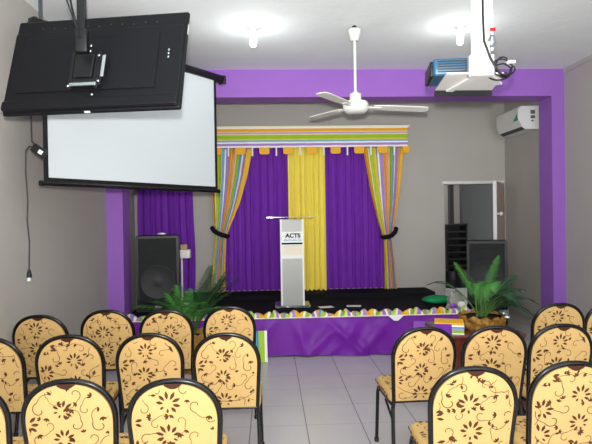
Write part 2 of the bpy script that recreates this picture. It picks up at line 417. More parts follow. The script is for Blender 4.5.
# ------------------------------------------------------------------ lectern
t = thing('lectern', 'clear and frosted acrylic lectern on the stage before the yellow curtain', 'lectern', (.27, 6.9, SZ))
def L(): return MB()
L().box((-.225, -.18, .012), (.225, .2, .04), 0, .01).obj('base_plate', M['acrylic'], t)
for sx in (-1, 1):
    for sy in (-.14, .16):
        L().lathe([(.022,0),(.022,.014)], (sx*.19, sy, 0), 12).obj('foot', M['black_plastic'], t)
    L().box((sx*.136-.008, -.15, .04), (sx*.136+.008, .16, 1.12)).obj('side_panel', M['acrylic'], t)
    L().box((sx*.136-.011, -.162, .04), (sx*.136+.011, -.148, 1.12)).obj('front_edge', M['white_plastic'], t)  # white strip paints the highlight along the acrylic edge
L().box((-.127, -.148, .04), (.127, -.138, .64)).obj('lower_panel', M['frosted'], t)
L().box((-.127, -.148, .66), (.127, -.138, .80)).obj('middle_panel', M['cream_panel'], t)
L().box((-.127, -.156, .628), (.127, -.136, .668)).obj('cross_bar', M['white_plastic'], t)
L().box((-.127, -.148, .965), (.127, -.138, 1.12)).obj('upper_panel', M['frosted'], t)
sg = L().box((-.135, -.166, .80), (.135, -.15, .965)).obj('sign', M['paper'], t)
cu = bpy.data.curves.new('lettering', 'FONT'); cu.body = 'ACTS'; cu.size = .07; cu.align_x = 'CENTER'; cu.extrude = .002; cu.offset = .003
to = bpy.data.objects.new('lettering_source', cu); COL.objects.link(to)
bpy.context.view_layer.update()
me = bpy.data.meshes.new_from_object(to.evaluated_get(bpy.context.evaluated_depsgraph_get()))
bpy.data.objects.remove(to)
me.materials.clear(); me.materials.append(M['navy'])
lt = bpy.data.objects.new('lettering', me); COL.objects.link(lt); lt.parent = sg
lt.location = (.012, -.168, .893); lt.rotation_euler = (PI/2, 0, 0); lt.scale = (1.1, 1, 1)
mb = L()
for kx, (a, b) in enumerate(((-.10,-.06),(-.05,.0),(.01,.05),(.06,.115))): mb.box((a, -.169, .868), (b, -.166, .876))
for kx, (a, b) in enumerate(((-.11,-.03),(-.02,.06),(.07,.12))): mb.box((a, -.169, .850), (b, -.166, .858))
mb.obj('small_print', M['pale_blue'], sg)
L().box((-.13, -.169, .806), (.13, -.166, .828)).obj('dark_underline', M['navy'], sg)
L().tube([(-.125,-.169,.86),(-.135,-.169,.88),(-.12,-.169,.905),(-.09,-.169,.915)], .002, 6).obj('swoosh', M['pale_blue'], sg)
tp = L().box((-.315, -.2, -.004), (.315, .2, .004)).obj('top_plate', M['acrylic'], t); tp.location = (0, 0, 1.142); tp.rotation_euler = (-.02, 0, 0)
L().box((-.315, .19, .004), (.315, .2, .012)).obj('book_stop', M['acrylic'], tp)
L().box((-.15, -.15, 1.105), (.15, .15, 1.118)).obj('top_support', M['acrylic'], t)

# papers on the stage
for (x, y, r, lb) in ((.69, 6.80, .2, 'white paper sheet lying on black stage nearest the lectern'), (1.05, 6.83, -.15, 'white paper sheet lying on black stage farther from the lectern')):
    p = tag(MB().box((-.09,-.055,0),(.09,.055,.004)).obj('paper_sheet', M['paper']), lb, 'paper', 'papers on the stage'); p.location = (x, y, SZ+.001); p.rotation_euler = (0,0,r)
# green cushion, silver bag
g = tag(MB().blob((0,0,.055), (.2,.13,.055), 0, 24, 12, .05, 4, .0).obj('cloth_bundle', M['green_cloth']), 'green cloth bundle lying on the stage corner', 'cloth'); g.location = (2.14, 6.86, SZ+.001)
g = thing('gift_bag', 'crumpled silver and white paper bag on the stage corner', 'bag', (2.235, 6.46, SZ))
def bag(u, w):
    a = 2*PI*u; k = .1*(1-.2*w+.12*math.sin(5*a+3*w)+.1*math.sin(9*a-5*w)+.06*math.sin(14*w+2*a))
    if w > .6: k *= 1-.9*(w-.6)
    return (k*1.0*math.cos(a), k*.7*math.sin(a), .21*w+.015*math.sin(7*a)*w)
MB().grid(bag, 40, 16).obj('paper_wrap', M['silver_bag'], g)
MB().blob((.05,-.07,.06), (.05,.03,.04), 0, 14, 8, .12, 3).obj('white_tissue', M['paper'], g)
MB().blob((-.045,-.06,.05), (.04,.03,.035), 0, 14, 8, .12, 5).obj('lilac_tissue', M['lilac_cloth'], g)

# leaning boards before the stage
def leaner(name, label, cat, w, h, loc_, rz, tilt, mt):
    o = tag(MB().box((-w/2, -.012, 0), (w/2, .012, h)).obj(name, mt), label, cat); o.location = loc_; o.rotation_euler = (tilt, 0, rz); return o
leaner('striped_board', 'upright multicoloured striped board leaning against the purple stage skirt', 'board', .22, .345, (-.16, 5.93, .003), .05, -.35, M['stripe_board'])
leaner('lilac_board', 'lilac cloth covered board leaning against the stage skirt', 'board', .36, .40, (1.77, 5.94, .003), 0, -.35, M['lilac_cloth']).rotation_euler = (-.35, .06, 0)

# ------------------------------------------------------------------ loudspeakers
def speaker(label, loc_, w, h, dp, wr, wz, rz=0, logo=True):
    t = thing('loudspeaker', label, 'speaker', loc_, rz, 'stage loudspeakers')
    mb = MB().prism(rrect(-w/2, 0, w/2, dp, .03), 0, h, 0, .02); mb.obj('cabinet', M['black_plastic'], t)
    mb = MB()
    for a, b in (((-w/2+.005, -.014, .02), (-w/2+.035, .004, h-.02)), ((w/2-.035, -.014, .02), (w/2-.005, .004, h-.02)), ((-w/2+.01, -.016, h-.035), (w/2-.01, .004, h-.005)), ((-w/2+.01, -.016, .01), (w/2-.01, .004, .035))): mb.box(a, b)
    mb.obj('front_frame', M['black_plastic'], t)
    gr = MB().box((-w/2+.035, -.008, .035), (w/2-.035, .002, h-.035)).obj('grille', M['grille'], t)
    MB().lathe([(wr+.012, 0), (wr+.009, -.004), (wr, -.005), (wr-.008, -.003), (wr-.012, -.0015), (wr*.36, -.0025), (.0, -.0015)], (0, -.007, wz), 40, 0, 'y').obj('woofer_ring', M['cone'], gr)
    MB().lathe([(wr*.30, -.0015), (wr*.22, -.004), (0, -.006)], (0, -.008, wz), 28, 0, 'y').obj('dust_cap', M['cone'], gr)
    def horn(u, q):
        a = 2*PI*u; k = lerp(1, .45, q); return (w*.32*k*math.cos(a)*(1-.25*abs(math.sin(a))), -.0085-.0015*math.sin(PI*q), h*.79+h*.1*k*math.sin(a))
    MB().grid(horn, 36, 4).obj('horn', M['grille'], gr)
    if logo: MB().box((-.04, -.019, .055), (.04, -.015, .082)).obj('badge', M['cap'], t)
    return t
speaker('black loudspeaker standing on the stage before the lone purple curtain', (-1.395, 6.74, SZ), .525, .945, .40, .205, .37, .14)
t = speaker('black loudspeaker standing before the open doorway behind the palm', (2.80, 6.87, .42), .50, .83, .38, .205, .36, -.39)
tag(MB().prism([(2.56,6.95),(3.02,6.76),(3.18,7.14),(2.72,7.33)], 0, .419, 0, .006).obj('plinth_box', M['black_plastic']), 'low black box under the doorway loudspeaker', 'box')
p = MB().blob((0,0,.012), (.05,.03,.014), 0, 14, 8, .15, 2, 0).obj('paper_scrap', M['paper']); tag(p, 'crumpled white paper scrap on top of the loudspeaker', 'paper'); p.location = (-1.37, 6.88, SZ+.951)
t = thing('white_stand', 'thin white stand with a small white tray beside the loudspeaker', 'stand', (-1.135, 7.3, SZ))
MB().lathe([(.09,0),(.09,.012),(.02,.02),(.012,.03)], (-.055,0,0), 20).obj('base', M['white_metal'], t)
MB().tube([(-.055,0,.02),(-.055,0,.66)], .013).obj('pole', M['white_metal'], t)
MB().box((-.07,-.05,.62),(.06,.06,.735),0,.008).obj('tray', M['white_plastic'], t)
tag(MB().prism(rrect(-1.20,7.26,-1.115,7.34,.01), SZ+.737, SZ+.805, 0, .008).obj('tan_block', M['tan']), 'small tan block on the white stand', 'block')

# rack beyond the doorway
t = thing('equipment_rack', 'tall black slatted rack standing in the doorway', 'rack', (3.02, 8.6, .41))
MB().prism([(-.2,-.02),(.17,-.02),(.17,.35),(-.2,.35)], 0, .28, 0, .01).obj('lower_case', M['black_plastic'], t)
MB().box((-.17, 0, .28), (-.145, .33, 1.02)).obj('side_post', M['black_plastic'], t)
MB().box((.145, 0, .28), (.17, .33, 1.02)).obj('side_post', M['black_plastic'], t)
MB().box((-.145, .30, .28), (.145, .33, 1.0)).obj('back_panel', M['black_plastic'], t)
tp = MB().box((-.18, -.01, 0), (.18, .34, .03)).obj('top_panel', M['black_plastic'], t); tp.location = (0, 0, 1.0); tp.rotation_euler = (0, -.05, 0)
for k in range(6): MB().box((-.145, .0, .34+k*.11), (.145, .3, .375+k*.11)).obj('shelf', M['dark_metal'], t)
tag(MB().prism(rrect(2.78, 8.5, 3.24, 9.0, .01), 0, .409, 0, .006).obj('pale_crate', M['white_plastic']), 'pale crate under the black rack in doorway', 'crate')

# ------------------------------------------------------------------ air conditioner
t = thing('air_conditioner', 'white wall air conditioner mounted high beside the purple column', 'air conditioner', (XA, 7.38, 2.72))
prof = [(0,0),(-.19,0),(-.24,.035),(-.27,.10),(-.275,.27),(-.25,.305),(0,.305)]
n = len(prof)
MB().add([(x,-.35,z) for x, z in prof]+[(x,.36,z) for x, z in prof], [tuple(range(n))[::-1], tuple(range(n, 2*n))]+[(i, (i+1) % n, n+(i+1) % n, n+i) for i in range(n)]).obj('body', M['white_plastic'], t)
MB().box((-.282, -.34, .11), (-.272, .35, .285), 0).obj('front_panel', M['white_plastic'], t)
MB().add([(-.195,-.33,-.004),(-.243,-.33,.03),(-.243,.33,.03),(-.195,.33,-.004),(-.195,-.33,.0),(-.237,-.33,.04),(-.237,.33,.04),(-.195,.33,.0)], [(0,1,2,3),(7,6,5,4),(0,4,5,1),(3,2,6,7)]).obj('air_outlet', M['dark_vent'], t)
MB().box((-.285,-.33,.12),(-.2815,-.2,.15)).add([(-.2855,-.32,.12),(-.2855,-.2,.12),(-.2855,-.31,.22),(-.2835,-.32,.12),(-.2835,-.2,.12),(-.2835,-.31,.22)],[(0,1,2),(5,4,3),(0,3,4,1),(1,4,5,2),(2,5,3,0)]).obj('green_sticker', M['sticker_green'], t)
MB().box((-.12,-.353,.20),(-.06,-.3495,.25)).box((-.12,-.353,.14),(-.06,-.3495,.18)).box((-.11,-.353,.10),(-.08,-.3495,.12)).obj('rating_label', M['grey_print'], t)

# ------------------------------------------------------------------ ceiling fan and lamps
t = thing('ceiling_fan', 'white three bladed ceiling fan on a long rod', 'fan', (.815, 5.02, 2.62))
MB().lathe([(.0,-.065),(.085,-.062),(.105,-.045),(.118,-.03),(.118,.03),(.105,.045),(.06,.052),(.055,.06),(.052,.12),(.025,.13),(.015,.14)], (0,0,0), 30).obj('motor_housing', M['fan_white'], t)
MB().tube([(0,0,.13),(0,0,.70)], .013, 12).obj('rod', M['fan_white'], t)
MB().lathe([(.03,.61),(.038,.615),(.062,.70),(.066,.715),(.0,.716)], (0,0,0), 24).obj('canopy', M['fan_white'], t)
MB().tube([(0,0,.70),(0,0,.75)], .02, 10).obj('hook', M['dark_metal'], t)
for k, a in enumerate((-.03, 2.14, -2.17)):
    pts = [(.17,-.04),(.3,-.05),(.62,-.055),(.67,-.045),(.685,0),(.67,.045),(.62,.055),(.3,.05),(.17,.04)]
    mb = MB().prism(pts, -.004, .004)
    b = mb.obj('blade', M['fan_white'], t); b.rotation_euler = Euler(((-.22, .03, .05)[k], (.05, 0, 0)[k], a), 'XYZ'); b.location = (0, 0, .0)
    MB().box((.09,-.02,-.012),(.24,.02,-.003)).obj('blade_bracket', M['fan_white'], b)
def lamp(x, y, label):
    t = thing('ceiling_lamp', label, 'lamp', (x, y, ZC), 0, 'bare bulbs on the ceiling')
    MB().lathe([(.0,-.045),(.03,-.045),(.034,-.02),(.075,-.012),(.08,0)], (0,0,0), 24).obj('lamp_holder', M['white_plastic'], t)
    MB().lathe([(0,-.19),(.016,-.188),(.028,-.175),(.031,-.15),(.031,-.08),(.024,-.055),(.018,-.045)], (0,0,0), 16).obj('bulb', M['bulb'], t)
    l = bpy.data.lights.new('bulb_light', 'POINT'); l.energy = LAMP; l.color = (.95, 1, .97); l.shadow_soft_size = .05
    o = bpy.data.objects.new('bulb_light', l); COL.objects.link(o); o.location = (x, y, ZC-.27)
LAMP = 3.8
lamp(-.128, 5.03, 'lit bare bulb on the ceiling nearer the projection screen')
lamp(1.80, 4.98, 'lit bare bulb on the ceiling behind the projector mount')

lamp(-.6, .9, 'added unseen bulb on the ceiling over the seats by the left wall')  # this bulb and the next are added out of view to brighten the hall
lamp(2.0, .9, 'added unseen bulb on the ceiling over the seats by the right wall')

# ------------------------------------------------------------------ projection screen
dr = Vector((.59811, .80142, 0)); nn = Vector((.80142, -.59811, 0))   # along the case, towards the seats
t = thing('projection_screen', 'pull down white projection screen in black case by left wall', 'projection screen', (-1.727, 4.062, 0))
t.rotation_euler = (0, 0, math.atan2(dr.y, dr.x))
MB().prism([(0.03,-.03),(2.09,-.03),(2.09,.045),(.03,.045)], 3.02, 3.095, 0, .012).obj('case', M['black_plastic'], t)
for xx in (0, 2.075): MB().prism(rrect(xx, -.034, xx+.04, .05, .012), 3.014, 3.10, 0, .01).obj('end_cap', M['black_gloss'], t)
for xx in (.06, 1.42): MB().box((xx, -.004, 3.095), (xx+.03, .002, ZC-.001)).obj('hanger_strap', M['dark_vent'], t)
fb = MB().box((.075, -.002, 1.89), (1.985, .002, 3.03)).obj('screen_fabric', M['black_plastic'], t)
MB().box((.112, -.006, 1.925), (1.945, -.0022, 3.025)).obj('white_surface', M['screen_white'], fb)
MB().tube([(.05, 0, 1.88), (2.0, 0, 1.88)], .018, 10).obj('bottom_bar', M['black_gloss'], t)
for xx in (.045, 1.99): MB().tube([(xx, 0, 1.88), (xx+.018, 0, 1.88)], .022, 10).obj('bar_cap', M['black_plastic'], t)
# switch hanging on its cord
t = thing('cord_switch', 'black switch box hanging on a thin cord beside the screen', 'switch', (-1.69, 3.95, 1.19))
def R3(x, z): return (x+1.69, 0, z-1.19)
MB().tube([R3(-1.70,3.02), R3(-1.695,2.6), R3(-1.692,2.25), R3(-1.69,2.17), R3(-1.672,2.15)], .0055, 6).obj('upper_cord', M['dark_metal'], t)
b = MB().prism(rrect(-.055,-.03,.055,.03,.008), -.016, .016, 0, .006).obj('switch_box', M['black_plastic'], t)
b.location = R3(-1.64, 2.10); b.rotation_euler = (PI/2, .62, 0)
MB().box((0.004,-.014,.0165),(.034,.014,.022)).obj('rocker', M['white_plastic'], b)
MB().tube([R3(-1.685,2.125), R3(-1.71,2.135), R3(-1.735,2.10), R3(-1.738,1.95), R3(-1.728,1.75), R3(-1.734,1.6), R3(-1.722,1.45), R3(-1.728,1.25)], .0055, 6).obj('lower_cord', M['dark_metal'], t)
MB().lathe([(.006,.05),(.014,.03),(.018,.0),(.018,-.01)][::-1], R3(-1.728,1.205), 12).obj('plug', M['black_plastic'], t)
MB().box((-1.737+1.69,-.008,-.02),(-1.719+1.69,.008,.004)).obj('plug_face', M['white_plastic'], t)

# ------------------------------------------------------------------ television hung from the ceiling, its back to the seats
t = thing('television', 'black flat television hung from the ceiling, its back facing the chairs', 'television', (-1.038, 3.349, 2.549))
t.rotation_euler = (-.295, .002, -.181)
W, H = 1.12, .654
def pxz(mb, x0, x1, z0, z1, y0, y1, bev=.008, mi=0):
    """box with rounded rims whose broad face looks along y"""
    k = len(mb.v); mb.prism(rrect(x0, z0, x1, z1, bev), 0, abs(y1-y0), mi, min(bev, abs(y1-y0)*.4)); mb.xf(Matrix(((1,0,0,0),(0,0,1,min(y0,y1)),(0,1,0,0),(0,0,0,1))), k); return mb
pxz(MB(), -W/2, W/2, -H/2, H/2, -.012, .022, .012).obj('frame', M['tv_black'], t)
pxz(MB(), -W/2+.012, W/2-.012, -H/2+.016, H/2-.014, .0215, .024, .003).obj('screen', M['black_gloss'], t)
bk = pxz(MB(), -W/2+.01, W/2-.012, -H/2+.012, H/2-.10, -.030, -.012, .012).obj('back_cover', M['tv_black'], t)
pxz(MB(), -W/2+.08, W/2-.16, -H/2+.13, H/2-.15, -.037, -.030, .006).obj('raised_panel', M['tv_black'], bk)
pxz(MB(), -W/2+.012, W/2-.014, -H/2+.012, -H/2+.075, -.048, -.030, .012).obj('bottom_ledge', M['tv_black'], bk)
mb = MB()
for k in range(11): pxz(mb, -W/2+.17+k*.075, -W/2+.178+k*.075, H/2-.064-.004*(k % 3), H/2-.056-.004*(k % 3), -.0145, -.012, .003)
mb.obj('vent_holes', M['dark_vent'], t)
mb = MB()
for k in range(3): pxz(mb, W/2-.10, W/2-.09, -.005+k*.024, .010+k*.024, -.033, -.030, .003)
mb.obj('side_sockets', M['silver'], bk)
pxz(MB(), -.025, .01, -H/2-.008, -H/2+.002, -.02, -.005, .003).obj('bottom_badge', M['cap'], t)
pxz(MB(), W/2-.001, W/2+.002, .17, .24, -.005, .005, .001).obj('edge_highlight', M['cap'], t)  # pale strip painting a highlight on the side edge
# mount on the back
m = thing('television_mount', 'black ceiling pole with bracket plate holding the television', 'mount', (-1.075, 3.26, 2.50))
m.rotation_euler = (-.295, 0, -.181)
pl = pxz(MB(), -.10, .09, -.10, .10, .02, .028, .006).obj('bracket_plate', M['dark_metal'], m)
pxz(MB(), -.075, .045, -.06, .09, -.005, .02, .006).obj('tilt_head', M['black_plastic'], m)
pxz(MB(), -.105, -.085, -.13, .12, .01, .022, .003).obj('bracket_arm', M['black_plastic'], m)
pxz(MB(), .06, .08, -.13, .12, .01, .022, .003).obj('bracket_arm', M['black_plastic'], m)
pxz(MB(), -.09, .075, -.115, -.095, -.002, .012, .002).obj('silver_rail', M['silver'], m)
pxz(MB(), .095, .115, -.06, .085, .0, .012, .002).obj('silver_rail', M['silver'], m)
for (a, b) in ((-.03,.155),(.01,.155),(-.03,.118),(.01,.118),(-.1,-.11),(.085,-.085),(.10,.01),(.07,.085),(0,.0),(.045,-.16)):
    MB().lathe([(.0,-.006),(.007,-.004),(.008,0)], (a, .006 if b > -.12 else .03, b), 10, 0, 'y').obj('screw', M['silver'], m)
mi_ = m.matrix_basis.inverted()
q = Matrix.LocRotScale(m.location, m.rotation_euler, None).inverted()
po = MB().prism([(-.022,-.02),(.022,-.02),(.022,.02),(-.022,.02)], 2.60, ZC-.02).xf(Matrix.Translation((-1.083, 3.235, 0))).xf(q).obj('pole', M['black_plastic'], m)
MB().prism(rrect(-.035,-.025,.035,.03,.008), 2.58, 2.72, 0, .006).xf(Matrix.Translation((-1.083, 3.23, 0))).xf(q).obj('pole_bracket', M['black_plastic'], m)
MB().lathe([(.07,0),(.07,.015),(.03,.02)][::-1] if False else [(.03,-.02),(.07,-.015),(.07,0)], (-1.083,3.235,ZC), 20).xf(q).obj('ceiling_plate', M['black_plastic'], m)
cb = thing('cable_loops', 'thin black cables looping beside the television pole', 'cable', (-1.083, 3.2, 3.0))
for k, (dx, sag) in enumerate(((-.09,.0),(-.075,.03),(-.06,-.03))):
    MB().tube([(-.02,.0,.36),(dx-.03,-.01,.22),(dx,-.02,.05+sag),(dx+.02,-.02,-.12+sag),(dx*.4,-.02,-.22),(-.015,.0,-.30),(0,.0,-.34)], .004, 6).obj('cable', M['black_plastic'], cb)

# ------------------------------------------------------------------ projector on its ceiling mount
t = thing('projector_mount', 'white ceiling post with tray and support arms under the projector', 'mount', (1.21, 3.03, 2.40))
MB().box((-.045,-.035,-.0),(.045,-.028,ZC-2.401)).box((-.045,-.028,0),(-.037,.02,ZC-2.401)).box((.037,-.028,0),(.045,.02,ZC-2.401)).obj('post', M['white_metal'], t)
MB().prism([(-.065,-.04),(.065,-.04),(.065,.03),(-.065,.03)], -.02, .10, 0, .004).obj('post_foot', M['white_metal'], t)
MB().tube([(.058,-.03,.12),(.058,-.03,ZC-2.402)], .007, 8).obj('conduit', M['white_plastic'], t)
tr = MB().prism([(-.19,.01),(.14,.01),(.16,.06),(.24,.42),(-.13,.42)], 0, .008).obj('tray', M['white_metal'], t)
MB().box((-.135,.41,-.035),(.24,.424,.0)).obj('tray_lip', M['black_plastic'], t)
for (a, b) in (((-.01,0),(-.045,.40)),((.04,0),(.2,.22))):
    e = MB(); p0 = Vector((a[0],a[1],-.012)); p1 = Vector((b[0],b[1],-.012)); dv = (p1-p0).normalized(); sd = Vector((dv.y,-dv.x,0))*.022
    e.add([p0-sd,p0+sd,p1+sd,p1-sd]+[v_+Vector((0,0,.011)) for v_ in (p0-sd,p0+sd,p1+sd,p1-sd)], [(0,3,2,1),(4,5,6,7),(0,1,5,4),(1,2,6,5),(2,3,7,6),(3,0,4,7)])
    e.obj('support_arm', M['white_plastic'], t)
MB().tube([(.03,-.047,.17),(.045,-.052,.20),(.06,-.052,.195),(.065,-.052,.16),(.05,-.052,.14),(.035,-.047,.14)], .007, 8).obj('cable_hook', M['grey_print'], t)
MB().box((.04,-.052,.225),(.07,-.045,.243)).obj('red_tag', M['red_label'], t)
p = thing('projector', 'blue grey projector sitting on the white ceiling tray', 'projector', (1.165, 3.20, 2.4085)); p.rotation_euler = (0,0,-.16)
MB().prism(rrect(-.185,-.12,.16,.16,.02), 0, .10, 0, .012).obj('body', M['projector_blue'], p)
MB().prism(rrect(-.20,-.1,-.178,.15,.01), -.0, .09, 0, .006).obj('side_panel', M['black_plastic'], p)
for k in range(5): MB().box((-.16,-.124,.018+k*.015),(.02,-.119,.024+k*.015)).obj('vent_slat', M['dark_metal'], p)
MB().lathe([(.03,0),(.035,.015),(.03,.03)], (.08,.158,.05), 20, 0, 'y').obj('lens', M['black_gloss'], p)
c = thing('projector_cables', 'black cables coiled on the right of the projector tray', 'cable', (1.3, 3.015, 2.42))
def loop(cx, cz, r1, r2, y, ph, turns=1.0, n=26):
    return [(cx+r1*math.cos(ph+2*PI*turns*k/n), y+.01*math.sin(5*k/n), cz+r2*math.sin(ph+2*PI*turns*k/n)) for k in range(n+1)]
for k, a in enumerate(((.03,.01,.055,.05,0,.3,1.0),(.045,.0,.06,.035,.01,1.2,.9),(.02,-.01,.07,.045,.02,2.4,.8),(.05,.02,.04,.06,.03,.9,.85))):
    MB().tube(loop(*a), .0045, 6).obj('cable', M['black_plastic'], c)
MB().tube([(-.09,-0.032,.94),(-.1,-0.032,.75),(-.075,-0.032,.62),(-.09,-0.032,.5),(-.09,-0.032,.3),(-.085,-0.032,.15),(-.05,-0.036,.05),(.0,-0.036,-.03),(.03,-.04,-.05),(.05,0,-.02)], .007, 8).obj('cable', M['black_plastic'], c)
MB().tube([(-.09,-0.032,.9),(-.075,-0.032,.8),(-.09,-0.032,.66)], .005, 8).obj('cable', M['black_plastic'], c)
MB().box((.06,-.02,.03),(.10,.02,.045)).obj('white_connector', M['white_plastic'], c)

# ------------------------------------------------------------------ table and what stands on it
t = thing('side_table', 'low dark red wooden table behind the right block of chairs', 'table', (1.70, 4.38, 0))
MB().prism(rrect(-.36,-.28,.285,.30,.02), .63, .66, 0, .008).obj('tabletop', M['red_wood'], t)
MB().box((-.29,-.24,.55),(.262,-.22,.63)).box((-.29,.24,.55),(.262,.26,.63)).box((-.29,-.24,.55),(-.27,.26,.63)).box((.245,-.24,.55),(.262,.26,.63)).obj('apron', M['red_wood'], t)
for sx in (-.255, .245):
    for sy in (-.24, .24): MB().prism(rrect(sx-.024,sy-.024,sx+.024,sy+.024,.006), 0, .63).obj('leg', M['red_wood'], t)
b = thing('gift_box', 'flat striped gift box with orange lid on the red table', 'box', (1.455, 4.24, .661))
b.rotation_euler = (0,0,-.3)
MB().box((-.15,-.09,0),(.07,.1,.078)).obj('box_body', M['purple_cloth'], b)
MB().box((-.152,-.092,.078),(.072,.102,.086)).obj('lid', M['orange'], b)
MB().box((-.02,-.096,0),(.072,-.09,.084)).obj('striped_band', M['stripe_box'], b)

# ------------------------------------------------------------------ potted palms
def bez(p0, p1, p2, t): return p0*(1-t)**2+p1*2*t*(1-t)+p2*t*t
def frond(base, tip, lift, ll, nl, seed, mt, parent, start=.25, droop=.3, wid=.009):
    r = random.Random(seed); p0 = Vector(base); p2 = Vector(tip); p1 = (p0+p2)/2+Vector((0,0,lift))
    mb = MB(); n = 12
    mb.tube([bez(p0, p1, p2, k/n) for k in range(n+1)], [.007*(1-.75*k/n) for k in range(n+1)], 6, 1)
    for k in range(nl):
        t_ = lerp(start, 1., k/(nl-1)); P = bez(p0, p1, p2, t_); T = (bez(p0, p1, p2, min(1, t_+.02))-bez(p0, p1, p2, t_-.02)).normalized()
        side = T.cross(Vector((0,0,1)))
        if side.length < .05: side = Vector((1,0,0))
        side.normalize(); up = side.cross(T)
        q = (t_-start)/(1-start); ln = ll*(.45+.9*math.sin(PI*min(1, .2+.75*q)))*r.uniform(.85, 1.1)*(1-.35*q)
        for sg in (-1, 1):
            dv = (side*sg*.8+T*(.55+.3*q)+up*.15).normalized(); dr_ = Vector((0,0,-1))
            A = P; B = P+dv*ln*.5+dr_*ln*.06; C = P+dv*ln+dr_*ln*droop*r.uniform(.6,1.2)
            wv = (T*.8+up*.35*sg).normalized()*wid*r.uniform(.8,1.1)
            mb.add([A-wv*.3, A+wv*.3, B+wv*.5, B-wv*.5, C, B+Vector((0,0,.004))], [(0,1,5),(1,2,5),(0,5,3),(2,4,5),(5,4,3)], 0, True)
    return mb.obj('frond', [mt, M['stem_green']], parent)
def wrapped_pot(t, r, h):
    def fn(u, w):
        a = 2*PI*u; k = r*(.82+.18*w+.05*math.sin(11*a+3*w)+.035*math.sin(19*a-6*w)+.03*math.sin(5*a+9*w))
        return (k*math.cos(a), k*math.sin(a), h*w+.012*math.sin(13*a)*w)
    mb = MB().grid(fn, 66, 12); mb.obj('gold_wrap', M['gold_wrap'], t)
    MB().lathe([(r*.6,0),(r*.86,h*.86),(0,h*.87)], (0,0,.002), 24).obj('soil', M['soil'], t)

t = thing('potted_palm', 'potted palm in gold wrap before the stage left of the lectern', 'plant', (-.84, 5.72, 0), 0, 'potted palms in gold wrap')
wrapped_pot(t, .19, .41)
def W2(px, py, dy=0.):   # picture-plane measurements taken off at the plant's own distance
    return px, py
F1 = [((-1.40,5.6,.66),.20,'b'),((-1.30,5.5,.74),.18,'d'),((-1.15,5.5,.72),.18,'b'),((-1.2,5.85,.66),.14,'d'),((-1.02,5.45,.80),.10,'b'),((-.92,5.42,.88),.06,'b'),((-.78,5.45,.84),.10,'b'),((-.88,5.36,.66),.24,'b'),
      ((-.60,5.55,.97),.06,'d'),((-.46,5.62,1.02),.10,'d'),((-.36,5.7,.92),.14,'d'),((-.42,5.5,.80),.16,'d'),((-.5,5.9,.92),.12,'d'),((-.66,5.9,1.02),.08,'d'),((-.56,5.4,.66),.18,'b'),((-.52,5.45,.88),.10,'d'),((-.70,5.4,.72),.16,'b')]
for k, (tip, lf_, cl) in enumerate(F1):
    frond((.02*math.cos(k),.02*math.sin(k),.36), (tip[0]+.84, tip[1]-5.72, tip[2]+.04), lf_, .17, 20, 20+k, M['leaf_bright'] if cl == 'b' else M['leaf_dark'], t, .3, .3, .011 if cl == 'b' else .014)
for k, (a, b, c_) in enumerate(((-.02,-.16,.5),(.03,-.17,.44),(-.05,-.18,.42))): MB().blob((a-.04,b,c_), (.025,.02,.02), 0, 10, 6, .15, k).obj('blossom', M['blossom'], t)

t = thing('potted_palm', 'potted palm in crinkled gold wrap on the red wooden table', 'plant', (1.735, 4.37, .661), 0, 'potted palms in gold wrap')
wrapped_pot(t, .185, .11)
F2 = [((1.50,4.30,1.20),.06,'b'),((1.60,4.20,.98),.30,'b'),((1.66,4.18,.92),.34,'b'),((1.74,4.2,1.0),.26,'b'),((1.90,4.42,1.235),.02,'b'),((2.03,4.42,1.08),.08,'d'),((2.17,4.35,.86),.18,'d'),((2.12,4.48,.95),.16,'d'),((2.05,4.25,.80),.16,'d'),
      ((1.95,4.2,.88),.18,'d'),((1.90,4.6,1.02),.12,'d'),((1.38,4.62,1.00),.20,'d'),((1.86,4.12,.94),.16,'d'),((2.08,4.6,.80),.2,'d'),((2.0,4.3,.97),.12,'d'),((2.13,4.3,.76),.2,'d')]  # dark leaf colour on the right-hand fronds carries their shade
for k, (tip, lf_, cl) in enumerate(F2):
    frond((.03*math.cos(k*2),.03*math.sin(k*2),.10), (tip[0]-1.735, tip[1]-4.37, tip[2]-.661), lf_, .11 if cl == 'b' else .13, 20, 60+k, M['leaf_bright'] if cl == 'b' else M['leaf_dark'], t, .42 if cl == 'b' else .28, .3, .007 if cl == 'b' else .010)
for sx in (-.055, -.01, .02): MB().tube([(sx,-.03,.09),(sx-.01,-.035,.25),(sx-.008,-.03,.31)], .008, 6).obj('stem', M['stem_green'], t)
MB().blob((.13,-.12,.14), (.04,.03,.025), 0, 14, 8, .25, 1).blob((.165,-.10,.10), (.03,.02,.02), 0, 14, 8, .25, 6).obj('silver_foil', M['silver'], t)

